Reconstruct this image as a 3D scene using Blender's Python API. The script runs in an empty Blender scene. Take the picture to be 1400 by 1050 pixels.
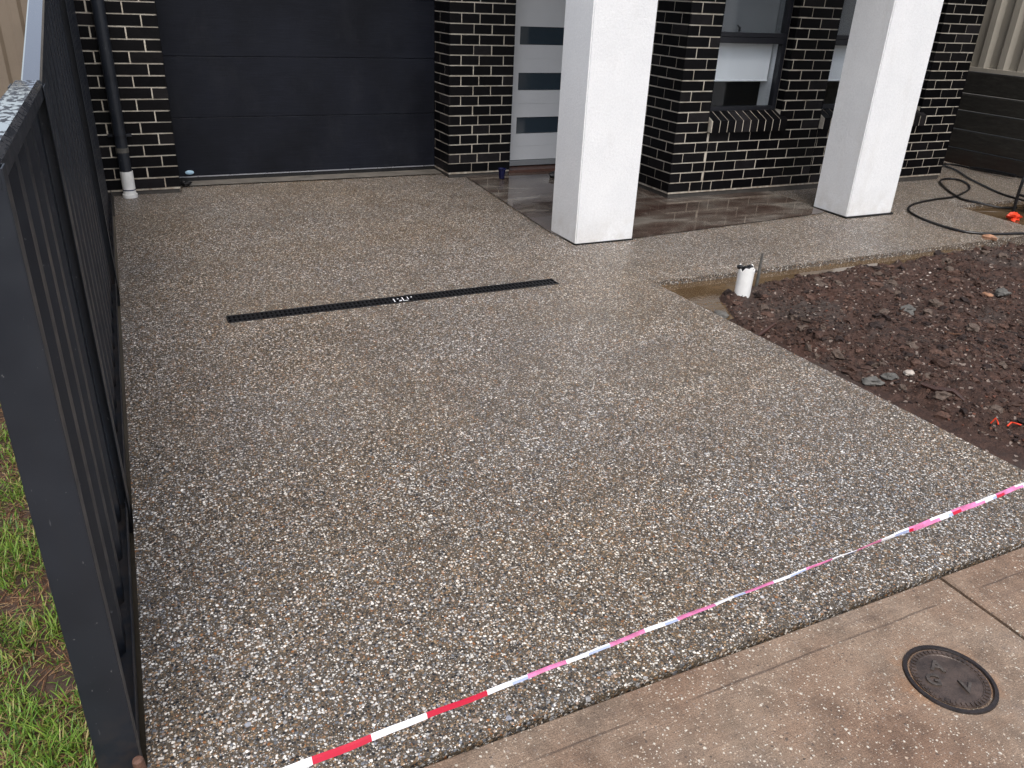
import bpy, bmesh, math, random
import numpy as np
from mathutils import Vector, Matrix, noise

random.seed(7); rng = np.random.default_rng(11)
S = bpy.context.scene
COL = S.collection
R = math.radians

# ------------------------------------------------------------------ camera
CAM = Vector((0.0, 0.0, 1.555)); FPX = 1092.66
def cam_axes(pitch, roll, yaw):
    cp, sp = math.cos(pitch), math.sin(pitch)
    r = Vector((1, 0, 0)); f = Vector((0, cp, -sp)); u = Vector((0, sp, cp))
    r2 = math.cos(roll)*r + math.sin(roll)*u; u2 = -math.sin(roll)*r + math.cos(roll)*u
    Z = Matrix.Rotation(yaw, 3, 'Z')
    return Z @ r2, Z @ u2, Z @ f
CR, CU, CF = cam_axes(R(26.05620), R(2.68912), R(-26.61875))
cd = bpy.data.cameras.new('camera'); cam = bpy.data.objects.new('camera', cd); COL.objects.link(cam)
cd.sensor_width = 36; cd.lens = FPX/1400*36; cd.clip_start = 0.02; cd.clip_end = 2000
M3 = Matrix((CR, CU, -CF)).transposed()
cam.matrix_world = Matrix.Translation(CAM) @ M3.to_4x4()
S.camera = cam

# ------------------------------------------------------------------ world, sun, exposure
SUN_EL, SUN_AZ = R(60), R(196)      # azimuth measured from +Y towards +X
W = bpy.data.worlds.new('World'); S.world = W; W.use_nodes = True
nt = W.node_tree; nt.nodes.clear()
sky = nt.nodes.new('ShaderNodeTexSky'); sky.sky_type = 'NISHITA'; sky.sun_disc = False
sky.sun_elevation = SUN_EL; sky.sun_rotation = SUN_AZ; sky.air_density = 1.0; sky.dust_density = 4.0; sky.ozone_density = 1.0
hs = nt.nodes.new('ShaderNodeHueSaturation'); hs.inputs['Saturation'].default_value = 0.58
bg = nt.nodes.new('ShaderNodeBackground'); bg.inputs['Strength'].default_value = 0.15
wo = nt.nodes.new('ShaderNodeOutputWorld')
nt.links.new(sky.outputs[0], hs.inputs['Color']); nt.links.new(hs.outputs[0], bg.inputs['Color']); nt.links.new(bg.outputs[0], wo.inputs[0])
sl = bpy.data.lights.new('sun', 'SUN'); sl.energy = 0.75; sl.angle = R(35); sl.color = (1.0, 0.985, 0.96)
sun = bpy.data.objects.new('sun', sl); COL.objects.link(sun)
sd = Vector((math.sin(SUN_AZ)*math.cos(SUN_EL), math.cos(SUN_AZ)*math.cos(SUN_EL), math.sin(SUN_EL)))
sun.rotation_euler = sd.to_track_quat('Z', 'Y').to_euler()
S.view_settings.view_transform = 'Standard'; S.view_settings.look = 'None'
S.view_settings.gamma = 1; S.view_settings.exposure = 0.66; S.view_settings.use_curve_mapping = False
S.cycles.max_bounces = 8; S.cycles.transparent_max_bounces = 12

# ------------------------------------------------------------------ node helper
class NT:
    def __init__(s, name):
        s.m = bpy.data.materials.new(name); s.m.use_nodes = True; s.t = s.m.node_tree
        s.b = s.t.nodes['Principled BSDF']; s.o = s.t.nodes['Material Output']
    def n(s, typ, **kw):
        nd = s.t.nodes.new(typ)
        for k, v in kw.items(): setattr(nd, k, v)
        return nd
    def put(s, sock, v):
        if v is None: return
        if isinstance(v, bpy.types.NodeSocket): s.t.links.new(v, sock)
        elif isinstance(v, (tuple, list)) and len(v) == 3 and sock.type == 'RGBA': sock.default_value = (*v, 1)
        else: sock.default_value = v
    def pos(s): return s.n('ShaderNodeNewGeometry').outputs['Position']
    def obj(s): return s.n('ShaderNodeTexCoord').outputs['Object']
    def island(s): return s.n('ShaderNodeNewGeometry').outputs['Random Per Island']
    def oinfo(s): return s.n('ShaderNodeObjectInfo').outputs['Random']
    def noise(s, vec, scale, detail=4, rough=.55, col=False, dist=0):
        nd = s.n('ShaderNodeTexNoise'); s.put(nd.inputs['Vector'], vec); nd.inputs['Scale'].default_value = scale
        nd.inputs['Detail'].default_value = detail; nd.inputs['Roughness'].default_value = rough; nd.inputs['Distortion'].default_value = dist
        return nd.outputs['Color' if col else 'Fac']
    def vor(s, vec, scale, feature='F1', rnd=1):
        nd = s.n('ShaderNodeTexVoronoi', feature=feature); s.put(nd.inputs['Vector'], vec); nd.inputs['Scale'].default_value = scale
        nd.inputs['Randomness'].default_value = rnd
        return nd
    def math(s, op, a, b=None, c=None, clamp=False):
        nd = s.n('ShaderNodeMath', operation=op, use_clamp=clamp)
        for i, v in enumerate((a, b, c)): s.put(nd.inputs[i], v)
        return nd.outputs[0]
    def map(s, v, a, b, c=0., d=1., smooth=False):
        nd = s.n('ShaderNodeMapRange'); nd.clamp = True
        if smooth: nd.interpolation_type = 'SMOOTHSTEP'
        for i, q in enumerate((v, a, b, c, d)): s.put(nd.inputs[i], q)
        return nd.outputs[0]
    def ramp(s, v, stops, const=False):
        nd = s.n('ShaderNodeValToRGB'); r = nd.color_ramp
        if const: r.interpolation = 'CONSTANT'
        while len(r.elements) < len(stops): r.elements.new(1)
        for e, (p, c) in zip(r.elements, stops): e.position = p; e.color = (*c, 1)
        s.put(nd.inputs[0], v); return nd.outputs[0]
    def mix(s, f, a, b, mode='MIX'):
        nd = s.n('ShaderNodeMix', data_type='RGBA', blend_type=mode)
        s.put(nd.inputs[0], f); s.put(nd.inputs[6], a); s.put(nd.inputs[7], b); return nd.outputs[2]
    def sep(s, v):
        nd = s.n('ShaderNodeSeparateXYZ'); s.put(nd.inputs[0], v); return nd.outputs
    def vmath(s, op, a, b=None, scale=None):
        nd = s.n('ShaderNodeVectorMath', operation=op); s.put(nd.inputs[0], a)
        if b is not None: s.put(nd.inputs[1], b)
        if scale is not None: nd.inputs['Scale'].default_value = scale
        return nd.outputs[0]
    def bump(s, h, strength=.5, dist=.01, normal=None):
        nd = s.n('ShaderNodeBump'); s.put(nd.inputs['Height'], h); nd.inputs['Strength'].default_value = strength
        nd.inputs['Distance'].default_value = dist; s.put(nd.inputs['Normal'], normal); return nd.outputs[0]
    def fin(s, col=None, rough=None, normal=None, spec=None, metal=None, coat=None):
        I = s.b.inputs
        s.put(I['Base Color'], col); s.put(I['Roughness'], rough); s.put(I['Normal'], normal)
        s.put(I['Specular IOR Level'], spec); s.put(I['Metallic'], metal); s.put(I['Coat Weight'], coat)
        return s.m

MAT = {}
def simple(name, col, rough=.5, var=.15, scale=30, bump=.0, spec=.5, metal=0.0):
    t = NT(name); p = t.pos(); nz = t.noise(p, scale, 5)
    c = t.mix(1, col, t.ramp(nz, [(0.25, (1-var,)*3), (0.75, (1+var,)*3)]), 'MULTIPLY')
    nrm = t.bump(t.noise(p, scale*6, 3), bump, .004) if bump else None
    r = t.map(t.noise(p, scale*.7, 3), .3, .7, max(0.02, rough-.1), rough+.1)
    MAT[name] = t.fin(c, r, nrm, spec, metal); return MAT[name]

# exposed aggregate: pebbles of several kinds in a fine sandy matrix, wet
def mk_aggregate():
    t = NT('exposed_aggregate'); p = t.pos()
    wob = t.vmath('SCALE', t.vmath('SUBTRACT', t.noise(p, 180, 2, col=True), (.5, .5, .5)), scale=.006)
    q = t.vmath('ADD', p, wob)
    big = t.noise(p, .9, 4); mid = t.noise(p, 5, 4, .6)
    shift = t.map(t.noise(p, 2.3, 4, .6), .3, .7, -.07, .09)
    def layer(scale, lo, hi, stops, sh=True):
        v = t.vor(q, scale); c = t.sep(v.outputs['Color'])
        thr = t.map(c[1], 0, 1, lo, hi); d = v.outputs['Distance']
        m = t.map(d, t.math('SUBTRACT', thr, .06), t.math('ADD', thr, .02), 1, 0)
        key = t.math('ADD', c[0], shift) if sh else c[0]
        colr = t.mix(1, t.ramp(key, stops, True), t.ramp(c[2], [(0, (.7,)*3), (1, (1.15,)*3)]), 'MULTIPLY')
        h = t.math('MULTIPLY', m, t.math('SUBTRACT', 1.0, t.math('MULTIPLY', d, d)))
        return m, colr, h
    white, lg, dk = (.80, .80, .79), (.44, .45, .46), (.026, .027, .03)
    tan, blue, org, pnk, brn = (.34, .245, .155), (.2, .22, .26), (.31, .145, .06), (.42, .33, .27), (.17, .115, .07)
    m1, c1, h1 = layer(114, .22, .6, [(0, white), (.24, lg), (.34, dk), (.54, tan), (.68, blue), (.78, brn), (.89, org), (.925, pnk)])
    m2, c2, h2 = layer(225, .25, .62, [(0, white), (.12, lg), (.2, dk), (.40, tan), (.60, brn), (.8, blue), (.9, org), (.93, white)])
    m3, c3, h3 = layer(38, -.9, .33, [(0, (.55, .58, .64)), (.3, tan), (.5, (.09, .095, .105)), (.72, pnk), (.86, (.3, .33, .4))], False)
    mx = t.ramp(t.noise(p, 460, 2), [(.3, (.034, .028, .022)), (.55, (.105, .09, .072)), (.75, (.21, .183, .15))])
    col = t.mix(m2, mx, c2); col = t.mix(m1, col, c1); col = t.mix(t.math('MULTIPLY', m3, t.map(t.noise(p, 6, 2), .4, .55, 0, .9)), col, c3)
    tint = t.ramp(big, [(.3, (1.06, .965, .83)), (.5, (1.03, .975, .9)), (.7, (1.0, .98, .95))])
    col = t.mix(1, col, tint, 'MULTIPLY')
    col = t.mix(1, col, t.ramp(mid, [(.28, (.84,)*3), (.5, (.97,)*3), (.72, (1.06,)*3)]), 'MULTIPLY')
    col = t.mix(1, col, t.ramp(t.noise(p, 62, 4, .75), [(.3, (.66, .66, .67)), (.5, (.98,)*3), (.7, (1.32,)*3)]), 'MULTIPLY')
    h = t.math('ADD', t.math('MAXIMUM', h1, t.math('MULTIPLY', h2, .6)), t.math('MULTIPLY', t.noise(p, 460, 2), .25))
    wet = t.noise(p, 1.7, 4, .6)
    rough = t.math('ADD', t.map(wet, .38, .64, .4, .52), t.math('MULTIPLY', m1, -.1))
    return t.fin(col, rough, t.bump(h, .75, .0032), .45)
MAT['aggregate'] = mk_aggregate()

def mk_crossover():
    t = NT('brown_concrete'); p = t.pos(); y = t.sep(p)
    a = t.noise(p, 1.8, 5, .6); b = t.noise(p, 11, 6, .65)
    base = t.ramp(a, [(.3, (.16, .09, .056)), (.45, (.21, .138, .093)), (.6, (.25, .182, .13)), (.72, (.22, .17, .135))])
    base = t.mix(1, base, t.ramp(b, [(.28, (.62,)*3), (.5, (1,)*3), (.72, (1.25,)*3)]), 'MULTIPLY')
    base = t.mix(1, base, t.ramp(t.noise(p, 300, 3, .7), [(.3, (.55,)*3), (.7, (1.4,)*3)]), 'MULTIPLY')
    st = t.map(t.noise(t.vmath('MULTIPLY', p, (.5, 5, 1)), 4, 5, .65), .55, .75, 0, .5); base = t.mix(st, base, (.115, .078, .06))
    def stones(scale, lo, hi, dl, dh):
        v = t.vor(t.vmath('ADD', p, t.vmath('SCALE', t.noise(p, 120, 2, col=True), scale=.008)), scale); c = t.sep(v.outputs['Color'])
        thr = t.map(c[1], .2, 1, lo, hi); m = t.map(v.outputs['Distance'], t.math('SUBTRACT', thr, .1), thr, 1, 0)
        return t.math('MULTIPLY', m, t.map(t.noise(p, 3.0, 4), dl, dh, .15, .95)), c
    m1, c1 = stones(80, -.08, .4, .34, .55); m2, c2 = stones(170, -.1, .5, .3, .55)
    rk = [(0, (.62, .57, .48)), (.35, (.46, .36, .27)), (.62, (.27, .21, .17)), (.84, (.10, .075, .06))]
    col = t.mix(m2, base, t.ramp(c2[0], rk, True)); col = t.mix(m1, col, t.ramp(c1[0], rk, True))
    # trowelled border line beside the joint
    ln = t.math('MULTIPLY', t.map(t.math('ABSOLUTE', t.math('SUBTRACT', t.math('ADD', y[1], t.math('MULTIPLY', t.noise(p, 6, 2), .012)), 1.165)), .0015, .0045, 1, 0), t.map(t.noise(p, 4, 3), .42, .55, 0, .6))
    col = t.mix(ln, col, (.05, .035, .028))
    dx = t.math('SUBTRACT', y[0], 1.88); dy = t.math('SUBTRACT', y[1], .93)
    dd = t.math('SQRT', t.math('ADD', t.math('MULTIPLY', dx, dx), t.math('MULTIPLY', dy, dy)))
    rm = t.math('MULTIPLY', t.map(dd, .12, .185, 1, 0, True), t.map(t.noise(p, 9, 4, .65), .46, .64, 0, .6))
    col = t.mix(rm, col, (.30, .14, .055))
    return t.fin(col, t.map(b, .3, .7, .3, .5), t.bump(t.math('ADD', t.noise(p, 260, 3), t.math('ADD', m1, t.math('ADD', t.math('MULTIPLY', b, 1.5), t.math('MULTIPLY', t.noise(t.vmath('MULTIPLY', p, (4, 90, 1)), 3, 3, .6), 1.2)))), .5, .003), .4)
MAT['crossover'] = mk_crossover()

def mk_porch():
    t = NT('wet_porch_concrete'); p = t.pos(); st = t.vmath('MULTIPLY', p, (1, 2.2, 1))
    a = t.noise(st, 1.6, 5, dist=.6); b = t.noise(st, 9, 5, .65)
    c = t.ramp(a, [(.36, (.055, .034, .027)), (.5, (.10, .078, .064)), (.62, (.18, .16, .138))])
    c = t.mix(1, c, t.ramp(b, [(.3, (.7,)*3), (.7, (1.2,)*3)]), 'MULTIPLY')
    sp = t.map(t.noise(t.vmath('MULTIPLY', p, (1, 3, 1)), 16, 4, .7), .66, .7, 0, .6)
    c = t.mix(sp, c, (.34, .31, .28))
    r = t.math('ADD', t.map(t.noise(st, 1.9, 3), .45, .65, .03, .22), t.math('MULTIPLY', sp, .2))
    return t.fin(c, r, t.bump(t.noise(p, 26, 3), .03, .01), .5)
MAT['porch'] = mk_porch()

def mk_brick():
    t = NT('black_brick'); p = t.pos()
    rnd = t.math('FRACT', t.math('ADD', t.math('MULTIPLY', t.oinfo(), 7.3), t.math('MULTIPLY', t.island(), 5.1)))
    c = t.ramp(rnd, [(0, (.0018, .0017, .0023)), (.5, (.0032, .003, .0038)), (.85, (.0048, .0044, .005)), (1, (.019, .017, .018))])
    c = t.mix(1, c, t.ramp(t.noise(p, 18, 4), [(.3, (.75,)*3), (.75, (1.35,)*3)]), 'MULTIPLY')
    sp = t.map(t.noise(p, 150, 3, .7), .72, .76, 0, .35); c = t.mix(sp, c, (.10, .09, .08))
    r = t.math('ADD', t.map(t.noise(p, 9, 3), .3, .7, .34, .5), t.math('MULTIPLY', rnd, .08))
    return t.fin(c, r, t.bump(t.noise(p, 120, 4), .18, .003), .12)
MAT['brick'] = mk_brick()

def mk_mortar():
    t = NT('cream_mortar'); p = t.pos()
    c = t.ramp(t.noise(p, 12, 4), [(.3, (.40, .355, .285)), (.55, (.58, .53, .445)), (.8, (.68, .63, .54))])
    z = t.sep(p)[2]
    dirt = t.math('MULTIPLY', t.map(z, 0, .25, 1, 0), t.map(t.noise(p, 22, 4), .35, .7, 0, .8))
    c = t.mix(dirt, c, (.20, .14, .10))
    return t.fin(c, .9, t.bump(t.noise(p, 300, 3), .4, .002), .2)
MAT['mortar'] = mk_mortar()

def mk_render():
    t = NT('white_render'); p = t.pos()
    a = t.noise(p, 3, 5); z = t.sep(p)[2]
    c = t.ramp(a, [(.3, (.78, .79, .795)), (.7, (.84, .845, .845))])
    d = t.math('MULTIPLY', t.map(z, -.06, .2, 1, 0), t.map(t.noise(p, 9, 5), .35, .75, .0, .55))
    c = t.mix(d, c, (.5, .46, .39))
    sp = t.map(t.noise(p, 28, 3, .7), .74, .77, 0, .35); c = t.mix(sp, c, (.45, .44, .42))
    c = t.mix(1, c, t.ramp(t.noise(p, 75, 4, .7), [(.3, (.93,)*3), (.7, (1.04,)*3)]), 'MULTIPLY')
    sm = t.map(t.noise(t.vmath('MULTIPLY', p, (1, 1, .25)), 5, 5, .65), .58, .76, 0, .22); c = t.mix(sm, c, (.6, .58, .54))
    h = t.math('ADD', t.noise(p, 150, 4, .7), t.math('ADD', t.math('MULTIPLY', t.noise(p, 55, 4, .6), .9), t.math('MULTIPLY', t.noise(p, 14, 3), .8)))
    return t.fin(c, .75, t.bump(h, .42, .006), .3)
MAT['render'] = mk_render()

def mk_fence():
    t = NT('charcoal_steel'); p = t.pos()
    c = t.ramp(t.noise(p, 4, 5), [(.3, (.013, .0158, .0215)), (.7, (.019, .023, .031))])
    sp = t.map(t.noise(t.vmath('MULTIPLY', p, (1, 1, .6)), 75, 3, .75), .69, .715, 0, .55)
    c = t.mix(sp, c, (.2, .2, .2))
    dust = t.map(t.noise(t.vmath('MULTIPLY', p, (1, 1, .08)), 20, 4), .5, .8, 0, .25)
    c = t.mix(dust, c, (.024, .024, .026))
    scr = t.math('MULTIPLY', t.map(t.noise(t.vmath('MULTIPLY', p, (1, 1, .12)), 130, 3, .6), .67, .7, 0, .35), t.map(t.noise(p, 5, 3), .5, .62, 0, 1)); c = t.mix(scr, c, (.16, .16, .17))
    mud = t.math('MULTIPLY', t.map(t.sep(p)[2], -.1, .14, 1, 0), t.map(t.noise(p, 16, 5, .65), .42, .62, 0, .55)); c = t.mix(mud, c, (.055, .04, .03))
    return t.fin(c, t.map(t.noise(p, 12, 4), .3, .7, .28, .52), t.bump(t.noise(p, 60, 3), .04, .002), .45)
MAT['fence'] = mk_fence()
def mk_cap(name, lo, hi):
    t = NT(name); p = t.pos(); t.b.inputs['IOR'].default_value = 1.7; t.b.inputs['Coat IOR'].default_value = 2.4; t.b.inputs['Coat Roughness'].default_value = .06
    w = t.map(t.noise(t.vmath('MULTIPLY', p, (1.5, .8, 1)), 60, 4, .6), lo, hi, 0, 1)
    w = t.math('MAXIMUM', w, t.map(t.noise(p, 9, 3), lo+.08, hi+.06, 0, 1))
    c = t.mix(w, (.014, .013, .015), (.05, .053, .06))
    return t.fin(c, t.map(w, 0, 1, .45, .09), t.bump(t.noise(p, 45, 2), .03, .002), t.map(w, 0, 1, .35, 1.0), coat=w)
MAT['fence_cap'] = mk_cap('wet_mottled_steel', .5, .53); MAT['fence_cap_wet'] = mk_cap('wet_steel', .28, .32)
def mk_gdoor():
    t = NT('garage_door_steel'); p = t.pos(); s_ = t.vmath('MULTIPLY', p, (1, 1, 26))
    g = t.noise(s_, 9, 6, .65); c = t.ramp(g, [(.3, (.0055, .0066, .0105)), (.6, (.0085, .010, .0155)), (.8, (.016, .018, .0255))])
    c = t.mix(1, c, t.ramp(t.noise(p, 1.7, 4), [(.3, (.7,)*3), (.7, (1.35,)*3)]), 'MULTIPLY')
    ds = t.map(t.noise(t.vmath('MULTIPLY', p, (1, 1, .5)), 3.3, 6, .7), .52, .72, 0, .4); c = t.mix(ds, c, (.022, .023, .028))
    h = t.math('ADD', g, t.math('MULTIPLY', t.noise(p, 1.2, 2), 4.0))
    return t.fin(c, t.map(t.noise(p, 5, 4), .3, .7, .34, .56), t.bump(h, .25, .004), .18)
MAT['gdoor'] = mk_gdoor()
def mk_soil():
    t = NT('wet_dark_soil'); p = t.pos(); a = t.noise(p, 1.6, 4); b = t.noise(p, 22, 6, .7)
    c = t.ramp(b, [(.3, (.019, .0094, .0064)), (.5, (.051, .0258, .0175)), (.68, (.092, .05, .036)), (.8, (.145, .092, .07))])
    c = t.mix(t.map(a, .52, .66, 0, .55), c, (.058, .052, .046))
    rd = t.map(t.noise(p, 3.1, 4), .6, .7, 0, .5); c = t.mix(rd, c, (.085, .036, .022))
    x = t.sep(t.vor(p, 70).outputs['Color']); sp = t.map(x[0], .965, .97, 0, 1)
    c = t.mix(t.math('MULTIPLY', sp, .8), c, (.3, .24, .2))
    return t.fin(c, t.map(b, .3, .7, .5, .78), t.bump(t.math('ADD', b, t.noise(p, 120, 4, .7)), .8, .012), .35)
MAT['soil'] = mk_soil()
def mk_clod(name, stops):
    t = NT(name); p = t.pos(); r = t.island()
    c = t.ramp(r, stops, True)
    c = t.mix(1, c, t.ramp(t.noise(p, 90, 4), [(.3, (.6,)*3), (.7, (1.4,)*3)]), 'MULTIPLY')
    return t.fin(c, .62, t.bump(t.noise(p, 200, 4), .7, .006), .35)
CS = [(0, (.018, .009, .0064)), (.3, (.05, .0255, .017)), (.6, (.084, .045, .031)), (.82, (.095, .068, .052))]
MAT['clod'] = mk_clod('soil_clod', CS+[(.93, (.13, .05, .03)), (.96, (.2, .16, .135)), (.985, (.45, .4, .35))])
MAT['clod_big'] = mk_clod('big_soil_clod', CS)
def mk_mud():
    t = NT('muddy_water'); p = t.pos(); a = t.noise(p, 5, 4)
    c = t.ramp(a, [(.35, (.09, .058, .03)), (.65, (.13, .088, .05))])
    return t.fin(c, .04, t.bump(t.noise(p, 30, 2), .02, .01), .5)
MAT['mud'] = mk_mud()
def mk_grass():
    t = NT('grass_blade'); r = t.island()
    c = t.ramp(r, [(0, (.045, .11, .012)), (.3, (.095, .2, .02)), (.6, (.15, .265, .03)), (.84, (.22, .29, .05)), (.95, (.34, .28, .11))])
    t.b.inputs['Transmission Weight'].default_value = 0
    return t.fin(c, .45, None, .4)
MAT['grass'] = mk_grass()
def mk_straw():
    t = NT('dead_straw'); c = t.ramp(t.island(), [(0, (.05, .022, .012)), (.4, (.13, .06, .03)), (.75, (.25, .14, .07)), (1, (.4, .28, .15))])
    return t.fin(c, .7, None, .3)
MAT['straw'] = mk_straw()
def mk_glass(name, tint, refl=.06):
    t = NT(name); tr = t.n('ShaderNodeBsdfTransparent'); tr.inputs[0].default_value = (*tint, 1)
    gl = t.n('ShaderNodeBsdfGlossy'); gl.inputs['Roughness'].default_value = .02
    lwn = t.n('ShaderNodeLayerWeight'); lwn.inputs[0].default_value = .5
    fr = t.math('ADD', t.math('MULTIPLY', t.math('POWER', lwn.outputs['Facing'], 5), .93), .045)
    mx = t.n('ShaderNodeMixShader'); t.put(mx.inputs[0], fr); t.put(mx.inputs[1], tr.outputs[0]); t.put(mx.inputs[2], gl.outputs[0])
    t.t.links.new(mx.outputs[0], t.o.inputs['Surface']); return t.m
MAT['glass'] = mk_glass('window_glass', (.95, .965, .975))
def mk_screen():
    t = NT('fly_screen_mesh'); tr = t.n('ShaderNodeBsdfTransparent'); tr.inputs[0].default_value = (.9, .9, .9, 1)
    df = t.n('ShaderNodeBsdfDiffuse'); df.inputs[0].default_value = (.1, .11, .12, 1)
    mx = t.n('ShaderNodeMixShader'); mx.inputs[0].default_value = .28; t.put(mx.inputs[1], tr.outputs[0]); t.put(mx.inputs[2], df.outputs[0])
    t.t.links.new(mx.outputs[0], t.o.inputs['Surface']); return t.m
MAT['screen'] = mk_screen()
def mk_sleeper():
    t = NT('dark_sleeper_concrete'); p = t.pos(); b = t.noise(t.vmath('MULTIPLY', p, (1, 1, 5)), 6, 6, .7)
    c = t.ramp(b, [(.3, (.016, .0145, .0125)), (.55, (.03, .028, .024)), (.75, (.05, .047, .04))])
    c = t.mix(t.math('MULTIPLY', t.map(t.sep(p)[2], -.05, .25, 1, 0), t.map(t.noise(p, 4, 3), .35, .65, .2, .9)), c, (.025, .011, .007))
    return t.fin(c, .55, t.bump(b, .5, .008), .4)
MAT['sleeper'] = mk_sleeper()
simple('beige', (.42, .385, .32), .5, .08, 3); simple('beige_shaded', (.20, .16, .12), .5, .1, 3)  # darker beige: the shade on the left fence is put into its colour
simple('frame', (.0105, .0115, .016), .4, .1, 20); simple('white_pvc', (.78, .78, .76), .45, .1, 20, .2)
simple('white_paint', (.62, .635, .65), .4, .04, 4); simple('grey_alu', (.36, .38, .4), .35, .1, 12, metal=.6)
simple('blind', (.82, .84, .86), .8, .04, 3); simple('black', (.006, .006, .007), .45, .3, 30, .2)
simple('rubber', (.007, .007, .008), .35, .3, 30); simple('footing', (.05, .045, .04), .6, .3, 20, .3)
simple('apron', (.15, .135, .115), .4, .35, 8, .2); simple('door_glass', (.03, .045, .06), .07, .1, 2, spec=.7)
simple('brown_step', (.085, .038, .026), .5, .3, 15, .2); simple('ground', (.09, .075, .055), .9, .4, 2, .5)
simple('grass_soil', (.06, .036, .024), .8, .5, 25, .8); simple('iron', (.07, .05, .04), .3, .6, 22, .5, metal=.2)
simple('iron_letter', (.085, .07, .06), .3, .5, 60, .4, metal=.3); simple('iron_dark', (.018, .013, .012), .4, .6, 30, .5, metal=.1); simple('tape_red', (.48, .002, .028), .35, .05, 10); simple('tape_white', (.82, .82, .85), .35, .04, 10)  # letters get a slightly lighter iron than the lid
simple('tape_pink', (.62, .17, .34), .35, .45, 26); simple('tape_sky_shade', (.36, .42, .62), .35, .3, 20)  # the blue is sky shading on white tape, painted as a colour
simple('cup_blue', (.004, .006, .05), .12, .1, 10, spec=.6); simple('pale_blue', (.42, .62, .78), .4, .08, 30)
simple('orange_plastic', (.75, .06, .02), .4, .15, 30); simple('rusty', (.12, .06, .04), .6, .5, 120, .4)
simple('rock_orange', (.34, .18, .105), .7, .3, 40, .5); simple('rock_pale', (.42, .37, .32), .65, .3, 50, .5)
simple('rock_grey', (.10, .095, .085), .65, .4, 40, .6); simple('wood_wet', (.045, .018, .012), .5, .4, 40, .5)
simple('lens_grey', (.5, .55, .58), .25, .1, 20); simple('steel_strip', (.45, .46, .5), .28, .2, 10, metal=.7)
simple('roof_white', (.55, .55, .54), .8, .05, 4); simple('unlit_inside', (.012, .012, .013), .9, .1, 4)  # near-black inside surfaces: darkness of the unlit interior put into the colour
simple('sealant', (.006, .006, .006), .6, .2, 30); simple('paint_white', (.75, .76, .78), .5, .1, 40)

# ------------------------------------------------------------------ mesh helper
class MB:
    def __init__(s): s.v = []; s.f = []; s.mi = []
    def quadlist(s, pts, faces, mi=0):
        o = len(s.v); s.v += [tuple(p) for p in pts]; s.f += [tuple(i+o for i in f) for f in faces]; s.mi += [mi]*len(faces); return s
    def box(s, x0, x1, y0, y1, z0, z1, mi=0):
        return s.quadlist([(x0,y0,z0),(x1,y0,z0),(x1,y1,z0),(x0,y1,z0),(x0,y0,z1),(x1,y0,z1),(x1,y1,z1),(x0,y1,z1)],
            [(0,3,2,1),(4,5,6,7),(0,1,5,4),(1,2,6,5),(2,3,7,6),(3,0,4,7)], mi)
    def bbox(s, x0, x1, y0, y1, z0, z1, b=.004, mi=0):
        bm = bmesh.new(); bmesh.ops.create_cube(bm, size=1)
        for v in bm.verts:
            v.co = Vector((x0+(v.co.x+.5)*(x1-x0), y0+(v.co.y+.5)*(y1-y0), z0+(v.co.z+.5)*(z1-z0)))
        bmesh.ops.bevel(bm, geom=bm.edges[:], offset=b, segments=2, affect='EDGES', profile=.6)
        s.bm(bm, mi); return s
    def bm(s, bm, mi=0):
        bm.verts.index_update(); s.quadlist([v.co[:] for v in bm.verts], [[v.index for v in f.verts] for f in bm.faces], mi); bm.free(); return s
    def tube(s, pts, r, n=8, cap=True, mi=0):
        pts = [Vector(p) for p in pts]; rr = r if isinstance(r, (list, tuple)) else [r]*len(pts)
        rings = []; up = None
        for i, p in enumerate(pts):
            d = (pts[min(i+1, len(pts)-1)]-pts[max(i-1, 0)]).normalized()
            if up is None: up = d.orthogonal().normalized()
            up = (up - d*up.dot(d)).normalized(); sd_ = d.cross(up)
            rings.append([p+(up*math.cos(a)+sd_*math.sin(a))*rr[i] for a in [2*math.pi*k/n for k in range(n)]])
        vs = [v for rg in rings for v in rg]; fs = []
        for i in range(len(pts)-1):
            for k in range(n): fs.append((i*n+k, i*n+(k+1) % n, (i+1)*n+(k+1) % n, (i+1)*n+k))
        if cap: fs += [tuple(reversed(range(n))), tuple(range((len(pts)-1)*n, len(pts)*n))]
        return s.quadlist(vs, fs, mi)
    def lathe(s, prof, c=(0,0,0), n=24, mi=0):
        vs = []; fs = []
        for r, z in prof:
            for k in range(n): a = 2*math.pi*k/n; vs.append((c[0]+r*math.cos(a), c[1]+r*math.sin(a), c[2]+z))
        for i in range(len(prof)-1):
            for k in range(n): fs.append((i*n+k, i*n+(k+1) % n, (i+1)*n+(k+1) % n, (i+1)*n+k))
        return s.quadlist(vs, fs, mi)
    def mesh(s, name):
        me = bpy.data.meshes.new(name); me.from_pydata(s.v, [], s.f); me.polygons.foreach_set('material_index', s.mi); me.update(); return me
    def build(s, name, mat, parent=None, smooth=False, loc=None):
        me = s.mesh(name)
        for m in (mat if isinstance(mat, (list, tuple)) else [mat]): me.materials.append(MAT[m])
        if smooth:
            me.polygons.foreach_set('use_smooth', [True]*len(me.polygons)); me.set_sharp_from_angle(angle=R(40))
        o = bpy.data.objects.new(name, me); COL.objects.link(o)
        if parent: o.parent = parent
        if loc: o.location = loc
        return o
def tag(o, label=None, cat=None, group=None, kind=None):
    for k, v in (('label', label), ('category', cat), ('group', group), ('kind', kind)):
        if v: o[k] = v
    return o
def empty(name, loc=(0,0,0), rz=0):
    o = bpy.data.objects.new(name, None); COL.objects.link(o); o.location = loc; o.rotation_euler.z = rz; o.empty_display_size = .1; return o
_ico = {}
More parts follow.
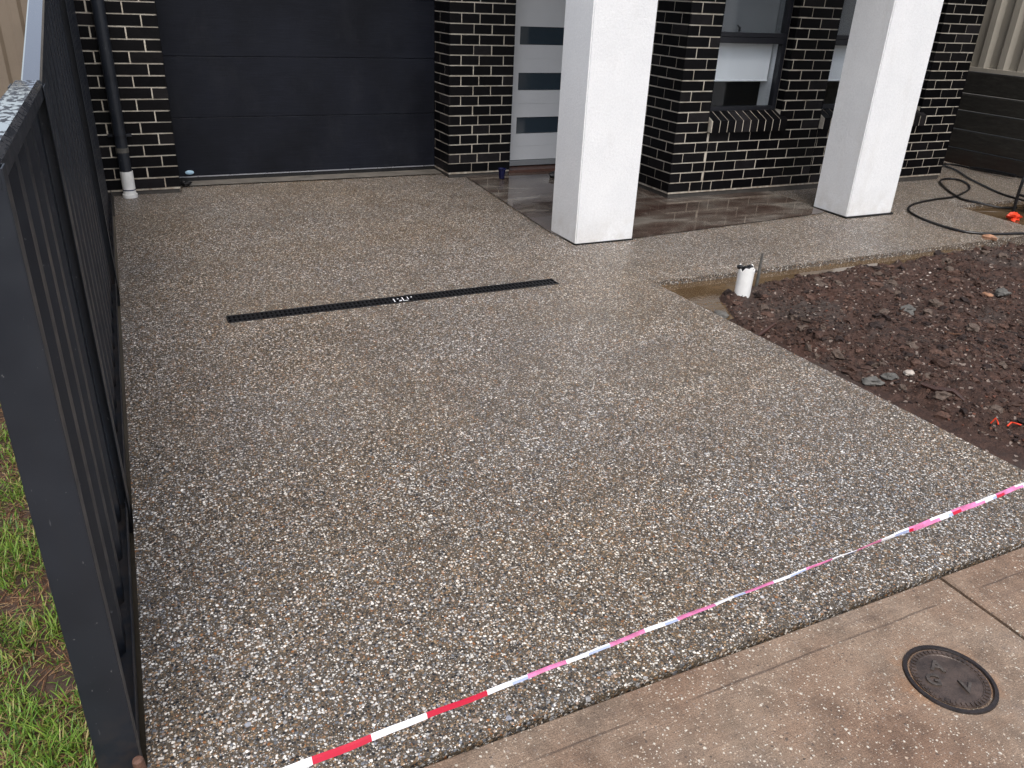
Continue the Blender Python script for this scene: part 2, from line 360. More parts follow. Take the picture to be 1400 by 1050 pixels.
def ico(sub):
    if sub not in _ico:
        bm = bmesh.new(); bmesh.ops.create_icosphere(bm, subdivisions=sub, radius=1); bm.verts.index_update()
        _ico[sub] = ([v.co.copy() for v in bm.verts], [[v.index for v in f.verts] for f in bm.faces]); bm.free()
    return _ico[sub]
def rock(size, sub=2, rough=.35, seed=0, flat=.6):
    vs, fs = ico(sub); out = []
    for v in vs:
        k = 1+rough*noise.noise(v*1.3+Vector((seed*3.7, 1.1, seed)))+rough*.5*noise.noise(v*3.1+Vector((seed, seed*2.3, 0)))
        out.append((v.x*k*size[0], v.y*k*size[1], v.z*k*size[2]))
    return out, fs

# ------------------------------------------------------------------ levels
def zd(y): return -.035-.012*(7.2-min(y, 7.2))
def sheet(mb, pts, dz=0.):
    o = [(x, y, zd(y)+dz) for x, y in pts]; mb.quadlist(o, [tuple(range(len(o)))]); return mb

# ------------------------------------------------------------------ ground and paving
g = MB(); g.quadlist([(-600,-600,-.2),(600,-600,-.2),(600,600,-.2),(-600,600,-.2)], [(0,1,2,3)])
tag(g.build('ground', 'ground'), kind='structure')

DX0, DX1, DY0, DY1 = .395, 2.385, 4.165, 4.262      # hole for the drain
def fence_x(y): return -.19+.0155*y
def edge_x(y): return 2.985+(4.0-y)*.062            # driveway edge beside the soil
d = MB()
JY = 1.262
ys = [JY, DY0, DY1, 7.8]
def row(y0, y1, xs):
    for x0, x1 in xs:
        f0 = (x0 if not callable(x0) else None)
        A = lambda xx, y: xx(y) if callable(xx) else xx
        sheet(d, [(A(x0, y0), y0), (A(x1, y0), y0), (A(x1, y1), y1), (A(x0, y1), y1)])
lx = lambda y: fence_x(y)+.012
row(JY, 4.0, [(lx, edge_x)])
row(4.0, DY0, [(lx, 2.985), (2.985, 7.02)])
row(DY0, DY1, [(lx, DX0), (DX1, 2.985), (2.985, 7.02)])
row(DY1, 4.92, [(lx, 2.985), (2.985, 7.02)])
row(4.92, 7.8, [(lx, 2.985), (2.985, 9.02)])
def skirt(pts, h=.13):
    for (a, b) in zip(pts[:-1], pts[1:]):
        d.quadlist([(a[0],a[1],zd(a[1])-h),(b[0],b[1],zd(b[1])-h),(b[0],b[1],zd(b[1])),(a[0],a[1],zd(a[1]))], [(0,1,2,3)])
skirt([(lx(JY), JY), (edge_x(JY), JY), (edge_x(4), 4.0), (7.02, 4.0), (7.02, 4.92), (9.02, 4.92)])
skirt([(lx(7.2), 7.2), (lx(JY), JY)])
skirt([(DX0,DY0),(DX0,DY1),(DX1,DY1),(DX1,DY0),(DX0,DY0)], .06)
drive = tag(d.build('driveway', 'aggregate'), kind='structure')

c = MB()
def cz(y): return zd(JY)-.008-.012*(JY-y)
def cpanel(x0, x1, y0, y1):
    b = .006
    P = [(x0,y0),(x1,y0),(x1,y1),(x0,y1)]; Q = [(x0+b,y0+b),(x1-b,y0+b),(x1-b,y1-b),(x0+b,y1-b)]
    v = [(x,y,cz(y)-.05) for x,y in P]+[(x,y,cz(y)-b) for x,y in P]+[(x,y,cz(y)) for x,y in Q]
    fs = [(8,9,10,11)]
    for i in range(4): j = (i+1) % 4; fs += [(i,j,4+j,4+i),(4+i,4+j,8+j,8+i)]
    c.quadlist(v, fs)
cpanel(-.6, 2.232, -3, JY-.012); cpanel(2.247, 6.0, -3, JY-.012)
tag(c.build('crossover', 'crossover'), kind='structure')

p = MB()
sheet(p, [(2.985,7.34),(2.865,5.2),(2.885,4.872),(3.40,4.872),(5.45,5.05),(5.585,5.11),(5.585,5.872),(4.42,5.872),(4.42,7.34)], .007)
tag(p.build('porch_floor', 'porch'), kind='structure')
p = MB(); sheet(p, [(.44,7.315),(2.80,7.285),(2.80,7.75),(.44,7.75)], .006)
tag(p.build('garage_apron', 'apron'), kind='structure')

# ------------------------------------------------------------------ house
house = tag(empty('brick_house', (4.0, 7.0, 0)), 'black brick house with white porch columns, dark garage door and white front door', 'house')
HO = Vector((4.0, 7.0, 0))
def hb(mb, name, mat, parent=None, smooth=False, kind=None, label=None):
    o = mb.build(name, mat, parent or house, smooth)
    if (parent or house) is house: o.location = -HO
    if kind: o['kind'] = kind
    if label: o['label'] = label
    return o
YW, YG, XW0, XW1 = 5.85, 7.12, 4.40, 7.955
WIN = [(4.742, 5.56), (6.055, 7.40)]; WZ0, WZ1 = .688, 2.06
TOP = 2.838
E_ = .0045      # bricks stand this far proud of the mortar
# mortar cores
m = MB()
cor = E_
def wallbox(x0, x1, y0, y1, z0, z1): m.box(x0, x1, y0, y1, z0, z1)
zz0 = -.006
wallbox(XW0+cor, WIN[0][0]-cor, YW+cor, YW+.10, zz0, TOP)
wallbox(WIN[0][1]+cor, WIN[1][0]-cor, YW+cor, YW+.10, zz0, TOP)
wallbox(WIN[1][1]+cor, XW1-cor, YW+cor, YW+.10, zz0, TOP)
for a, b in WIN:
    wallbox(a-cor, b+cor, YW+cor, YW+.10, zz0, .512); wallbox(a-cor, b+cor, YW+cor, YW+.10, WZ1, TOP)
wallbox(XW0+cor, XW0+.10, YW+.10, 7.4, zz0, TOP)
wallbox(XW1-.10, XW1-cor, YW+.10, 11, zz0, TOP)
PB0, PB1 = 2.795, 3.432
wallbox(PB0+cor, PB1-cor, YG+cor, 7.62, zz0, TOP)
LP0, LP1 = -.22, .44
wallbox(LP0+cor, LP1-cor, YG+cor, 7.62, zz0, TOP)
wallbox(LP0+cor, LP0+.1, 7.62, 11, zz0, TOP)
wallbox(LP1-cor, PB0+cor, YG+.02, 7.40, 2.28, TOP)
wallbox(PB1-cor, XW0+cor, 7.2, 7.44, 2.15, TOP)
hb(m, 'mortar_joints', 'mortar')
m = MB()
for (x0,x1,y0,y1) in ((XW0+.012,XW1-.012,YW+.012,YW+.1),(XW0+.012,XW0+.1,YW+.1,7.4),(PB0+.012,PB1-.012,YG+.012,7.62),(LP0+.012,LP1-.012,YG+.012,7.62),(XW1-.1,XW1-.012,YW+.1,11)):
    m = MB(); m.box(x0, x1, y0, y1, -.2, zz0); hb(m, 'footing', 'footing')
# bricks --------------------------------------------------------------
LB, J, CH, BH = .230, .010, .086, .076
BR = []      # (corner point, direction, normal, length, z)
def lay(P0, u, n, L, start, openings=(), cuts=(), ncourse=33, last=None):
    P0, u, n = Vector(P0), Vector(u), Vector(n)
    for k in range(ncourse):
        z0 = k*CH+J; zc = z0+BH/2
        s = 0.0; spans = []
        seq = list(start[k % 2])
        while s < L-.02:
            ln = seq.pop(0) if seq else LB
            e = min(s+ln, L)
            if L-e < .045: e = L
            spans.append([s, e]); s = e+J
        for cx, cz1 in cuts:
            if zc < cz1:
                new = []
                for a, b in spans:
                    if a+.01 < cx < b-.01: new += [[a, cx-.003], [cx+.003, b]]
                    else: new.append([a, b])
                spans = new
        for (o0, o1, oz0, oz1) in openings:
            if oz0 < zc < oz1:
                new = []
                for a, b in spans:
                    if b <= o0 or a >= o1: new.append([a, b])
                    else:
                        if a < o0-.02: new.append([a, o0])
                        if b > o1+.02: new.append([o1, b])
                spans = new
        for a, b in spans:
            if b-a > .012: BR.append((P0+u*a, u, n, b-a, z0))
X_, Y_, NX, NY = (1,0,0), (0,1,0), (-1,0,0), (0,-1,0)
ops = [(a-XW0, b-XW0, .50, WZ1) for a, b in WIN]
lay((XW0, YW, 0), X_, NY, XW1-XW0, ((LB,), (.11,)), ops, [(4.772-XW0, .5), (6.055-XW0, .5)])
# brick beside the sill ends: fill between sill end and opening line is part of the sill
lay((XW0, YW, 0), Y_, NX, 1.5, ((.11,), (LB,)))
lay((PB0, YG, 0), X_, NY, PB1-PB0, ((LB, .166), (.11, .166)))
lay((PB0, YG, 0), Y_, NX, .46, ((.11,), (LB,)))
lay((PB1, YG, 0), Y_, X_, .3, ((.11,), (LB,)))
lay((LP1, YG, 0), NX, NY, LP1-LP0, ((.11,), (LB,)))
lay((LP1, YG, 0), Y_, X_, .46, ((LB,), (.11,)))
lay((XW1, YW, 0), Y_, X_, 3.5, ((.11,), (LB,)))
for a, b in WIN:     # window reveals
    for xx, nn in ((a, X_), (b, NX)):
        for k in range(8, 24):
            BR.append((Vector((xx, YW+.0008, 0)), Vector(Y_), Vector(nn), .088, k*CH+J))
def brick_geo(L):
    # front panel proud by E_, chamfered rim: local x along, y = out of wall, z up; embedded 12 mm
    b = .0016; H = BH; o = .0
    v = [(0,-.014,0),(L,-.014,0),(L,-.014,H),(0,-.014,H),(0,-b,0),(L,-b,0),(L,-b,H),(0,-b,H),(b,0,b),(L-b,0,b),(L-b,0,H-b),(b,0,H-b)]
    f = [(8,11,10,9)]
    for i in range(4): j = (i+1) % 4; f += [(i,4+i,4+j,j),(4+i,8+i,8+j,4+j)]
    return v, f
def inbox(c, bx):
    dv = c-CAM; t0, t1 = 0., .995
    for i in range(3):
        if abs(dv[i]) < 1e-9: continue
        a = (bx[i][0]-CAM[i])/dv[i]; b_ = (bx[i][1]-CAM[i])/dv[i]
        if a > b_: a, b_ = b_, a
        t0 = max(t0, a); t1 = min(t1, b_)
    return t0 < t1
C1 = (2.89, 3.38, 4.855, 5.235); C2 = (5.57, 6.11, 4.87, 5.26)
OCC = [((c_[0], c_[1]), (c_[2], c_[3]), (-.1, 3)) for c_ in (C1, C2)]+[((-.24, -.11), (1.4, 4.9), (-.2, 1.45))]
def score(b):
    P, u, n, L, z = b
    ce = P+u*(L/2)+Vector((0,0,z+BH/2)); v = ce-CAM; dp = v.dot(CF)
    if dp < .1: return 0
    x = 700+FPX*v.dot(CR)/dp; y = 525-FPX*v.dot(CU)/dp
    if not(-10 < x < 1410 and -8 < y < 1060): return 0
    cosn = -v.normalized().dot(n)
    if cosn <= 0: return 0
    if any(inbox(ce, bx) for bx in OCC): return 0
    return L*BH*cosn/(v.length**2)
sc = sorted(range(len(BR)), key=lambda i: -score(BR[i]))
single = set(sc[:300]); meshes = {}
rest = MB(); zcol = Vector((0,0,1))
for i, (P, u, n, L, z) in enumerate(BR):
    tl = random.uniform(-.0008, .0012)
    P = P+n*tl+u*random.uniform(-.0018, .0018); z += random.uniform(-.0012, .0012)
    # orientation: u x z may be +-n ; build vertices directly
    if i in single:
        hand = 1 if u.cross(zcol).dot(n) > 0 else -1
        key = (round(L, 4), hand)
        if key not in meshes:
            v, f = brick_geo(L); me = bpy.data.meshes.new('brick')
            if hand > 0: v = [(a, -b, c_) for a, b, c_ in v]
            me.from_pydata(v, [], f if hand < 0 else [tuple(reversed(q)) for q in f]); me.materials.append(MAT['brick']); meshes[key] = me
        o = bpy.data.objects.new('brick', meshes[key]); COL.objects.link(o); o.parent = house
        yax = n if hand < 0 else -n
        M = Matrix((u, yax, zcol)).transposed().to_4x4(); M.translation = P+Vector((0,0,z))-HO
        o.matrix_local = M
    else:
        v, f = brick_geo(L)
        hand = u.cross(zcol).dot(n) > 0
        rest.quadlist([P+u*a+n*b+zcol*(z+c_) for a, b, c_ in v], [tuple(reversed(q)) for q in f] if hand else f)
hb(rest, 'brickwork', 'brick', kind='stuff')

# columns ---------------------------------------------------------------
for cc, lab in ((C1, 'white rendered porch column nearest the driveway drain'), (C2, 'white rendered porch column near the garden hose')):
    x0, x1, y0, y1 = cc; q = MB()
    bm = bmesh.new(); bmesh.ops.create_cube(bm, size=1)
    for v in bm.verts: v.co = Vector((x0+(v.co.x+.5)*(x1-x0), y0+(v.co.y+.5)*(y1-y0), zd(y0)+.004+(v.co.z+.5)*2.93))
    vert = [e for e in bm.edges if abs((e.verts[0].co-e.verts[1].co).z) > 1]
    bmesh.ops.bevel(bm, geom=vert, offset=.008, segments=3, affect='EDGES')
    q.bm(bm); co = hb(q, 'porch_column', 'render', smooth=True, label=lab)
    q = MB(); e = .014 if cc is C2 else .005
    q.box(x0-e, x1+e, y0-e, y1+e, zd(y0)-.03, zd(y0)+.0115+(.004 if cc is C2 else 0))
    hb(q, 'base_seal', 'sealant')
# roof / upper floor over the porch (above the picture)
q = MB(); q.box(2.6, 8.25, 4.7, 12, 2.86, 3.1); q.box(-.4, 2.6, 6.75, 12, 2.86, 3.1)
hb(q, 'roof', 'roof_white')
q = MB(); q.box(-.2, 7.9, 10.9, 11, -.1, 2.858); q.box(-.1, 7.85, 8.0, 10.9, -.12, -.1); hb(q, 'rear_wall', 'unlit_inside')
q = MB(); q.box(4.5, 7.85, 8.0, 8.05, -.1, 2.858); q.box(4.46, 4.5, 6.0, 8.0, -.1, 2.858); q.box(4.5, 7.85, 5.96, 8.0, -.12, -.06); hb(q, 'room_lining', 'unlit_inside')  # lining coloured near black to stand for the unlit room

# garage door ------------------------------------------------------------
gd = empty('garage_door'); gd.parent = house; gd.location = -HO
GY = 7.5; ph = .483
for k in range(5):
    q = MB(); z0 = .012+k*ph
    prof = [(-.001, z0+.0012), (-.004, z0+.004), (-.004, z0+ph-.0045), (-.001, z0+ph-.0015)]
    x0, x1 = .425, 2.86
    v = [];
    for yy, z in [(.03, z0+.0012)]+prof+[(.03, z0+ph-.0015)]: v += [(x0, GY+yy, z), (x1, GY+yy, z)]
    q.quadlist(v, [(2*i, 2*i+1, 2*i+3, 2*i+2) for i in range(5)]+[(10,11,1,0)])
    q.build('door_panel', 'gdoor', gd)
q = MB(); q.box(.425, 2.86, GY-.004, GY+.03, -.03, .004); q.build('rubber_seal', 'rubber', gd)
q = MB(); q.box(.425, 2.86, GY-.012, GY+.02, .0045, .0125); q.build('metal_strip', 'steel_strip', gd)
q = MB(); q.box(.40, 2.9, GY+.04, GY+.06, -.05, 2.5); q.build('backing', 'unlit_inside', gd)
# round pale disc stuck at the foot of the door
q = MB(); q.lathe([(0, 0), (.034, 0), (.036, .003), (.036, .006), (.032, .009), (0, .009)], n=24)
o = q.build('sticker_disc', 'pale_blue', gd, True); o.location = (.548, GY-.006, .046); o.rotation_euler = (R(90), 0, 0); o.scale = (1, .5, 1)

# front door -------------------------------------------------------------
fd = empty('front_door'); fd.parent = house; fd.location = -HO
FY = 7.3; fx0, fx1 = 3.50, 4.40
PZ = [(.314, .469), (.717, .875), (1.122, 1.279), (1.527, 1.684)]
gx0, gx1 = 3.573, 4.16
q = MB(); zs = 0.062
q.box(fx0, gx0, FY, FY+.04, zs, 2.1); q.box(gx1, fx1-.06, FY, FY+.04, zs, 2.1)
edges = [zs]+[e for ab in PZ for e in ab]+[2.1]
grooves = [.195, .595, 1.0, 1.405]
for i in range(0, len(edges), 2):
    a, b = edges[i], edges[i+1]; gz = [g_ for g_ in grooves if a < g_ < b]
    cut = [a]+[e for g_ in gz for e in (g_-.002, g_+.002)]+[b]
    for j in range(0, len(cut), 2): q.box(gx0, gx1, FY+.0005, FY+.04, cut[j], cut[j+1])
    for g_ in gz: q.box(gx0, gx1, FY+.004, FY+.04, g_-.002, g_+.002)
q.build('door_leaf', 'white_paint', fd)
for a, b in PZ:
    q = MB(); q.box(gx0+.003, gx1-.003, FY+.012, FY+.022, a+.003, b-.003); q.build('pane', 'door_glass', fd)
q = MB(); q.box(PB1+.001, fx0-.002, FY-.02, FY+.06, -.02, 2.14); q.box(fx1-.055, XW0+.002, FY-.02, FY+.06, -.02, 2.14); q.box(PB1+.001, XW0, FY-.021, FY+.06, 2.1, 2.15)
q.build('door_frame', 'white_paint', fd)
q = MB(); q.box(fx0-.001, fx1-.056, FY-.008, FY+.04, .008, .058); q.build('weather_bar', 'grey_alu', fd)
q = MB(); q.box(PB1+.002, XW0-.002, FY-.16, FY+.06, -.06, -.004); q.build('door_step', 'brown_step', fd)
q = MB(); q.box(4.2, 4.235, FY-.035, FY-.02, .9, 1.1); q.tube([(4.217, FY, 1.05), (4.217, FY-.05, 1.05)], .012); q.tube([(4.217, FY-.05, 1.05), (4.11, FY-.05, 1.05)], .009)
q.build('door_handle', 'grey_alu', fd)

# windows ------------------------------------------------------------------
def window(x0, x1, tz, latchx):
    w = empty('window'); w.parent = house; w.location = Vector(((x0+x1)/2, YW+.09, WZ0))-HO
    def bd(mb, name, mat): o = mb.build(name, mat, w); o.location = -Vector(((x0+x1)/2, YW+.09, WZ0)); return o
    ya, yb = YW+.088, YW+.15; fw = .042
    q = MB(); q.bbox(x0+.001, x0+fw, ya, yb, WZ0, WZ1-.001, .003); q.bbox(x1-fw, x1-.001, ya, yb, WZ0, WZ1-.001, .003)
    q.bbox(x0+fw, x1-fw, ya+.001, yb-.001, WZ0, WZ0+.035, .003); q.bbox(x0+fw, x1-fw, ya+.001, yb-.001, WZ1-.04, WZ1-.001, .003)
    bd(q, 'frame', 'frame')
    q = MB(); q.bbox(x0+fw, x1-fw, ya-.006, yb-.002, tz, tz+.05, .003); q.bbox(x0+fw, x1-fw, ya-.012, yb-.003, tz+.052, tz+.088, .003); bd(q, 'transom', 'frame')
    q = MB(); q.box(x0+fw, x1-fw, ya+.03, ya+.036, WZ0+.035, tz); bd(q, 'pane', 'glass')
    q = MB(); q.box(x0+fw, x1-fw, ya+.03, ya+.036, tz+.088, WZ1-.04); bd(q, 'pane', 'glass')
    q = MB(); q.box(x0+fw, x1-fw, ya+.052, ya+.053, tz+.088, WZ1-.04); bd(q, 'fly_screen', 'screen')
    q = MB(); q.bbox(x0-.012, x1-fw-.012, yb+.055, yb+.058, .93, WZ1, .001); q.tube([(x0-.012, yb+.056, .93), (x1-fw-.012, yb+.056, .93)], .008); bd(q, 'roller_blind', 'blind')
    q = MB(); q.box(x0-.02, x0+.02, yb, yb+.13, WZ0-.02, WZ1); q.box(x1-.04, x1+.02, yb+.001, yb+.15, WZ0-.02, WZ1); q.box(x0, x1, yb+.002, yb+.13, WZ0-.04, WZ0-.001); q.box(x0, x1, yb+.003, yb+.13, WZ1, WZ1+.02)
    bd(q, 'inner_reveal', 'white_paint')
    q = MB(); q.bbox(latchx-.008, latchx+.008, ya+.04, ya+.05, tz+.09, tz+.13, .002); q.tube([(latchx, ya+.045, tz+.12), (latchx-.03, ya+.04, tz+.14)], .006); bd(q, 'latch', 'black')
    # sloping brick-on-edge sill
    SO = -Vector(((x0+x1)/2, YW+.09, WZ0))
    a, b = x0+.01, x1+.05; n = round((b-a)/.0865); pit = (b-a)/n
    me = bpy.data.meshes.new('sill_brick'); hw = (pit-.0085)/2
    yf, zt0, zt1, zb = YW-.045, .622, .688, .520
    sec = [(yf, zb), (yf, zt0), (YW+.093, zt1-.001), (YW+.093, zb+.05), (YW-.001, zb)]
    v = [(-hw, y, z) for y, z in sec]+[(hw, y, z) for y, z in sec]; k = len(sec)
    fs = [tuple(reversed(range(k))), tuple(range(k, 2*k))]+[(i, (i+1) % k, k+(i+1) % k, k+i) for i in range(k)]
    me.from_pydata(v, [], fs); me.materials.append(MAT['brick'])
    for i in range(n):
        o = bpy.data.objects.new('sill_brick', me); COL.objects.link(o); o.parent = w; o.location = SO+Vector((a+pit*(i+.5), random.uniform(-.0008, .0008), random.uniform(-.0006, .0006)))
    q = MB(); i_ = .0028
    sec2 = [(yf+i_, zb+.003), (yf+i_, zt0-i_), (YW+.092, zt1-i_-.001), (YW+.092, zb+.04), (YW+.01, zb+.003)]
    v = [(a-.004, y, z) for y, z in sec2]+[(b-.001, y, z) for y, z in sec2]
    q.quadlist(v, [tuple(reversed(range(k))), tuple(range(k, 2*k))]+[(i, (i+1) % k, k+(i+1) % k, k+i) for i in range(k)])
    bd(q, 'sill_mortar', 'mortar')
    return w
window(*WIN[0], 1.245, 5.04); window(*WIN[1], 1.245, 6.7)

# downpipe -----------------------------------------------------------------
dp = tag(empty('downpipe'), 'black round downpipe on the brick pier beside the fence'); dp.parent = house; dp.location = -HO
px_, py_ = .048, 7.062
q = MB(); q.tube([(px_, py_, .15), (px_, py_, 2.6)], .045, 20); q.build('pipe', 'fence', dp, True)
q = MB(); q.tube([(px_+.003, py_-.002, -.02), (px_+.003, py_-.002, .165)], .048, 20); q.tube([(px_+.003, py_-.002, -.04), (px_+.003, py_-.002, -.012)], .056, 20); q.build('white_stub', 'white_pvc', dp, True)
q = MB(); q.tube([(px_+.003, py_-.002, .018), (px_+.003, py_-.002, .026)], .0492, 20); q.build('blue_line', 'cup_blue', dp, True)
q = MB(); q.tube([(px_, py_, .31), (px_, py_, .345)], .0475, 20); q.build('collar', 'rock_grey', dp, True)
for zz in (.42, 1.6):
    q = MB(); q.tube([(px_, py_, zz), (px_, py_, zz+.022)], .0475, 20); q.bbox(px_-.085, px_+.085, YG-.03, YG, zz+.001, zz+.021, .001)
    q.build('pipe_clip', 'frame', dp, True)

# ------------------------------------------------------------------ channel drain
dr = tag(empty('channel_drain', (1.39, 4.21, zd(4.21))), 'long narrow black slotted channel drain set in the driveway', 'drain')
dr.rotation_euler.x = math.atan(.012)
hl, hw_ = .99, .046
q = MB()
for s_ in (-1, 1): q.bbox(-hl, hl, s_*hw_-.006, s_*hw_+.006, -.04, .003, .002)
for s_ in (-1, 1): q.bbox(s_*hl-.004, s_*hl+.004, -hw_+.006, hw_-.006, -.04, .0025, .002)
q.build('frame', 'black', dr)
q = MB(); q.box(-hl, hl, -hw_, hw_, -.06, -.045); q.build('channel_floor', 'black', dr)
for h_ in (-1, 0, 1):
    q = MB()
    if h_ == 0: q.bbox(-hl, hl, -.004, .004, -.02, .0005, .001); q.build('centre_rib', 'black', dr); continue
    n = 40
    for k in range(n):
        x = (-hl+.012 if h_ < 0 else .004)+ (hl-.016)*(k+.5)/n
        q.bbox(x-.0058, x+.0058, -hw_+.0065, -.0045, -.02, -.001, .0015); q.bbox(x-.0058, x+.0058, .0045, hw_-.0065, -.02, -.001, .0015)
    q.build('grate', 'black', dr)
q = MB()
for x, y0, y1, w_ in ((-.075, -.03, .018, .007), (-.045, -.028, -.012, .016), (-.05, .008, .016, .01), (-.02, -.03, .03, .006), (-.014, -.03, -.022, .02), (.012, -.012, .028, .006), (.036, .01, .026, .008)):
    q.quadlist([(x,y0,.0012),(x+w_,y0,.0012),(x+w_+.004,y1,.0012),(x+.004,y1,.0012)], [(0,1,2,3)])
q.build('white_scuff', 'paint_white', dr)

# ------------------------------------------------------------------ charcoal side fence
def sheet_mesh(s0, s1, ztop0, ztop1, zb, amp=.013, pitch=.21):
    # trapezoid ribs along s; across = local x; returns MB
    q = MB(); pts = []
    seq = [(0, amp), (.3*pitch, amp), (.45*pitch, -amp), (.85*pitch, -amp)]
    k = math.floor(s0/pitch)*pitch; prof = []
    while k < s1+pitch:
        for ds, a in seq: prof.append((k+ds, a))
        k += pitch
    out = []
    def val(s):
        for (a, va), (b, vb) in zip(prof[:-1], prof[1:]):
            if a <= s <= b: return va+(vb-va)*(s-a)/max(b-a, 1e-9)
        return 0
    ss = [s0]+[a for a, _ in prof if s0+.001 < a < s1-.001]+[s1]
    th = .0012; n = len(ss); v = []
    for off in (th, -th):
        for s in ss:
            x = val(s); t = (s-s0)/(s1-s0); v += [(x+off, s, zb), (x+off, s, ztop0+(ztop1-ztop0)*t)]
    f = []
    for i in range(n-1):
        a = 2*i; f.append((a, a+2, a+3, a+1)); b = 2*n+2*i; f.append((b, b+1, b+3, b+2))
    f += [(0,1,2*n+1,2*n), (2*n-2, 4*n-2, 4*n-1, 2*n-1)]
    return q.quadlist(v, f)
def rail_geo(q, s0, s1, z0, z1, w=.036, lip=.042, ch=.011, cxo=0):
    # inverted-U cap whose top follows z0->z1
    sec = [(-w, -lip), (-w, -ch), (-w+ch, 0), (w-ch, 0), (w, -ch), (w, -lip), (w-.003, -lip), (w-.003, -ch-.003), (-w+.003, -ch-.003), (-w+.003, -lip)]
    v = []
    for s, z in ((s0, z0), (s1, z1)): v += [(a+cxo, s, z+b) for a, b in sec]
    k = len(sec); q.quadlist(v, [(i, (i+1) % k, k+(i+1) % k, k+i) for i in range(k)]+[tuple(reversed(range(k))), tuple(range(k, 2*k))])
    q.mi = [1 if i in (1, 2, 3) else 0 for i in range(len(q.f))]; return q
fy0 = 1.47; FCX = fence_x(fy0)-.037
fence = tag(empty('metal_fence', (FCX, fy0, -.115), -math.atan(.0155)), 'charcoal corrugated steel fence with wet sloping top rail along the driveway', 'fence')
ZB = .115
posts = [0.0, 1.14, 3.50, 5.72]
tops = [1.29, 1.29, 1.83, 1.83]
for i, s in enumerate(posts):
    q = MB(); h = (tops[i] if i < 1 else max(tops[i], 1.29))+ZB-.012; hw_ = .0405
    if i == 1: h = 1.278+ZB
    # C channel: web across, two lips
    q.bbox(-hw_, hw_, s-.002, s+.003, -.1, h, .001)
    for sx in (-1, 1):
        q.bbox(sx*hw_-.0015, sx*hw_+.0015, s-.001, s+.042, -.1, h, .001)
        q.bbox(sx*(hw_-.008)-.006, sx*(hw_-.008)+.006, s+.0425, s+.0455, -.1, h, .001)
    if i: 
        for sx in (-1, 1): q.bbox(sx*hw_-.0015, sx*hw_+.0015, s-.045, s-.003, -.1, h, .001)
    q.build('post', 'fence', fence)
    if i == 0:
        q = MB(); 
        for zz, r_ in ((.25, .006), (1.2, .006)): pass
bays = [(0, 1), (1, 2), (2, 3)]
for (a, b) in bays:
    s0, s1 = posts[a]+(.03 if a else .004), posts[b]-.02
    z0, z1 = tops[a]+ZB, tops[b]+ZB
    q = MB(); rail_geo(q, posts[a]-(.004 if a == 0 else -.006), posts[b]+.004, z0, z1, .036 if a == 0 else .025, cxo=0 if a == 0 else .011, ch=.011 if a == 0 else .005); q.build('top_rail', ['fence', 'fence_cap' if a == 0 else 'fence_cap_wet'], fence)
    zb = zd(fy0+s0)+.115+.012
    q = MB()
    zb0, zb1 = zd(fy0+s0)+ZB+.004, zd(fy0+s1)+ZB+.004
    for (x0, x1, zl, zh) in ((-.036, .036, 0, .003), (-.036, -.0335, .003, .045), (.0335, .036, .003, .045)):
        v = [(x0,s0,zb0+zl),(x1,s0,zb0+zl),(x1,s1,zb1+zl),(x0,s1,zb1+zl),(x0,s0,zb0+zh),(x1,s0,zb0+zh),(x1,s1,zb1+zh),(x0,s1,zb1+zh)]
        q.quadlist(v, [(0,3,2,1),(4,5,6,7),(0,1,5,4),(1,2,6,5),(2,3,7,6),(3,0,4,7)])
    q.build('bottom_rail', 'fence', fence)
    n = max(1, round((s1-s0)/.76))
    for k in range(n):
        a0, a1 = s0+(s1-s0)*k/n, s0+(s1-s0)*(k+1)/n
        zt = lambda s: z0+(z1-z0)*(s-posts[a])/(posts[b]-posts[a])-.016
        q = sheet_mesh(a0+.001, a1-.001, zt(a0), zt(a1), zb0+.006)
        q.build('infill_sheet', 'fence', fence)
# rusty peg at the foot of the end post
q = MB(); q.lathe([(0, .125), (.005, .126), (.011, .123), (.0125, .118), (.0125, 0)], n=14)
for i in range(len(q.v)): pass
o = q.build('peg', 'rusty', None, True); o.location = (-.1565, 1.428, -.112); o.rotation_euler = (R(4), R(-3), 0)
tag(o, 'small rusty round-headed peg at the foot of the end fence post', 'peg')

# ------------------------------------------------------------------ beige fence left, beyond the side fence
bf = tag(empty('boundary_fence', (-1.6, 8.9, -.15)), 'shade-darkened beige ribbed steel fence far behind the charcoal fence', 'fence')
for k in range(4):
    q = sheet_mesh(.76*k, .76*(k+1)-.002, 2.1, 2.1, 0, .012, .19)
    q.v = [(-1.7+y, -x, z) for x, y, z in q.v]; q.build('infill_sheet', 'beige_shaded', bf)
q = MB(); q.bbox(-1.75, 1.4, -.03, .03, 2.09, 2.14, .004); q.build('top_rail', 'beige_shaded', bf)

# ------------------------------------------------------------------ retaining wall and beige fence right
rw = tag(empty('retaining_wall', (9.0, 5.5, -.06)), 'dark stacked sleeper retaining wall beside the house', 'wall')
zs_ = [-.05, .185, .395, .605, .79, 1.03]
for k in range(5):
    for (y0, y1) in ((-3.0, -.62), (-.62, 1.78), (1.78, 4.0)):
        q = MB(); off = random.uniform(-.006, .006); q.bbox(off, off+.08, y0+.002, y1-.002, zs_[k]+.004, zs_[k+1]-.004, .013)
        q.build('sleeper', 'sleeper', rw)
rf = tag(empty('boundary_fence', (9.04, 5.5, .97)), 'pale beige ribbed steel fence standing on the sleeper retaining wall', 'fence')
q = MB(); q.bbox(-.035, .03, -3, 4, .002, .045, .003); q.build('bottom_rail', 'beige', rf)
for k in range(9):
    q = sheet_mesh(-3+.76*k, -3+.76*(k+1)-.002, 1.8, 1.8, .02, .024, .24)
    q.v = [(-x, y, z) for x, y, z in q.v]; q.f = [tuple(reversed(f_)) for f_ in q.f]; q.build('infill_sheet', 'beige', rf)
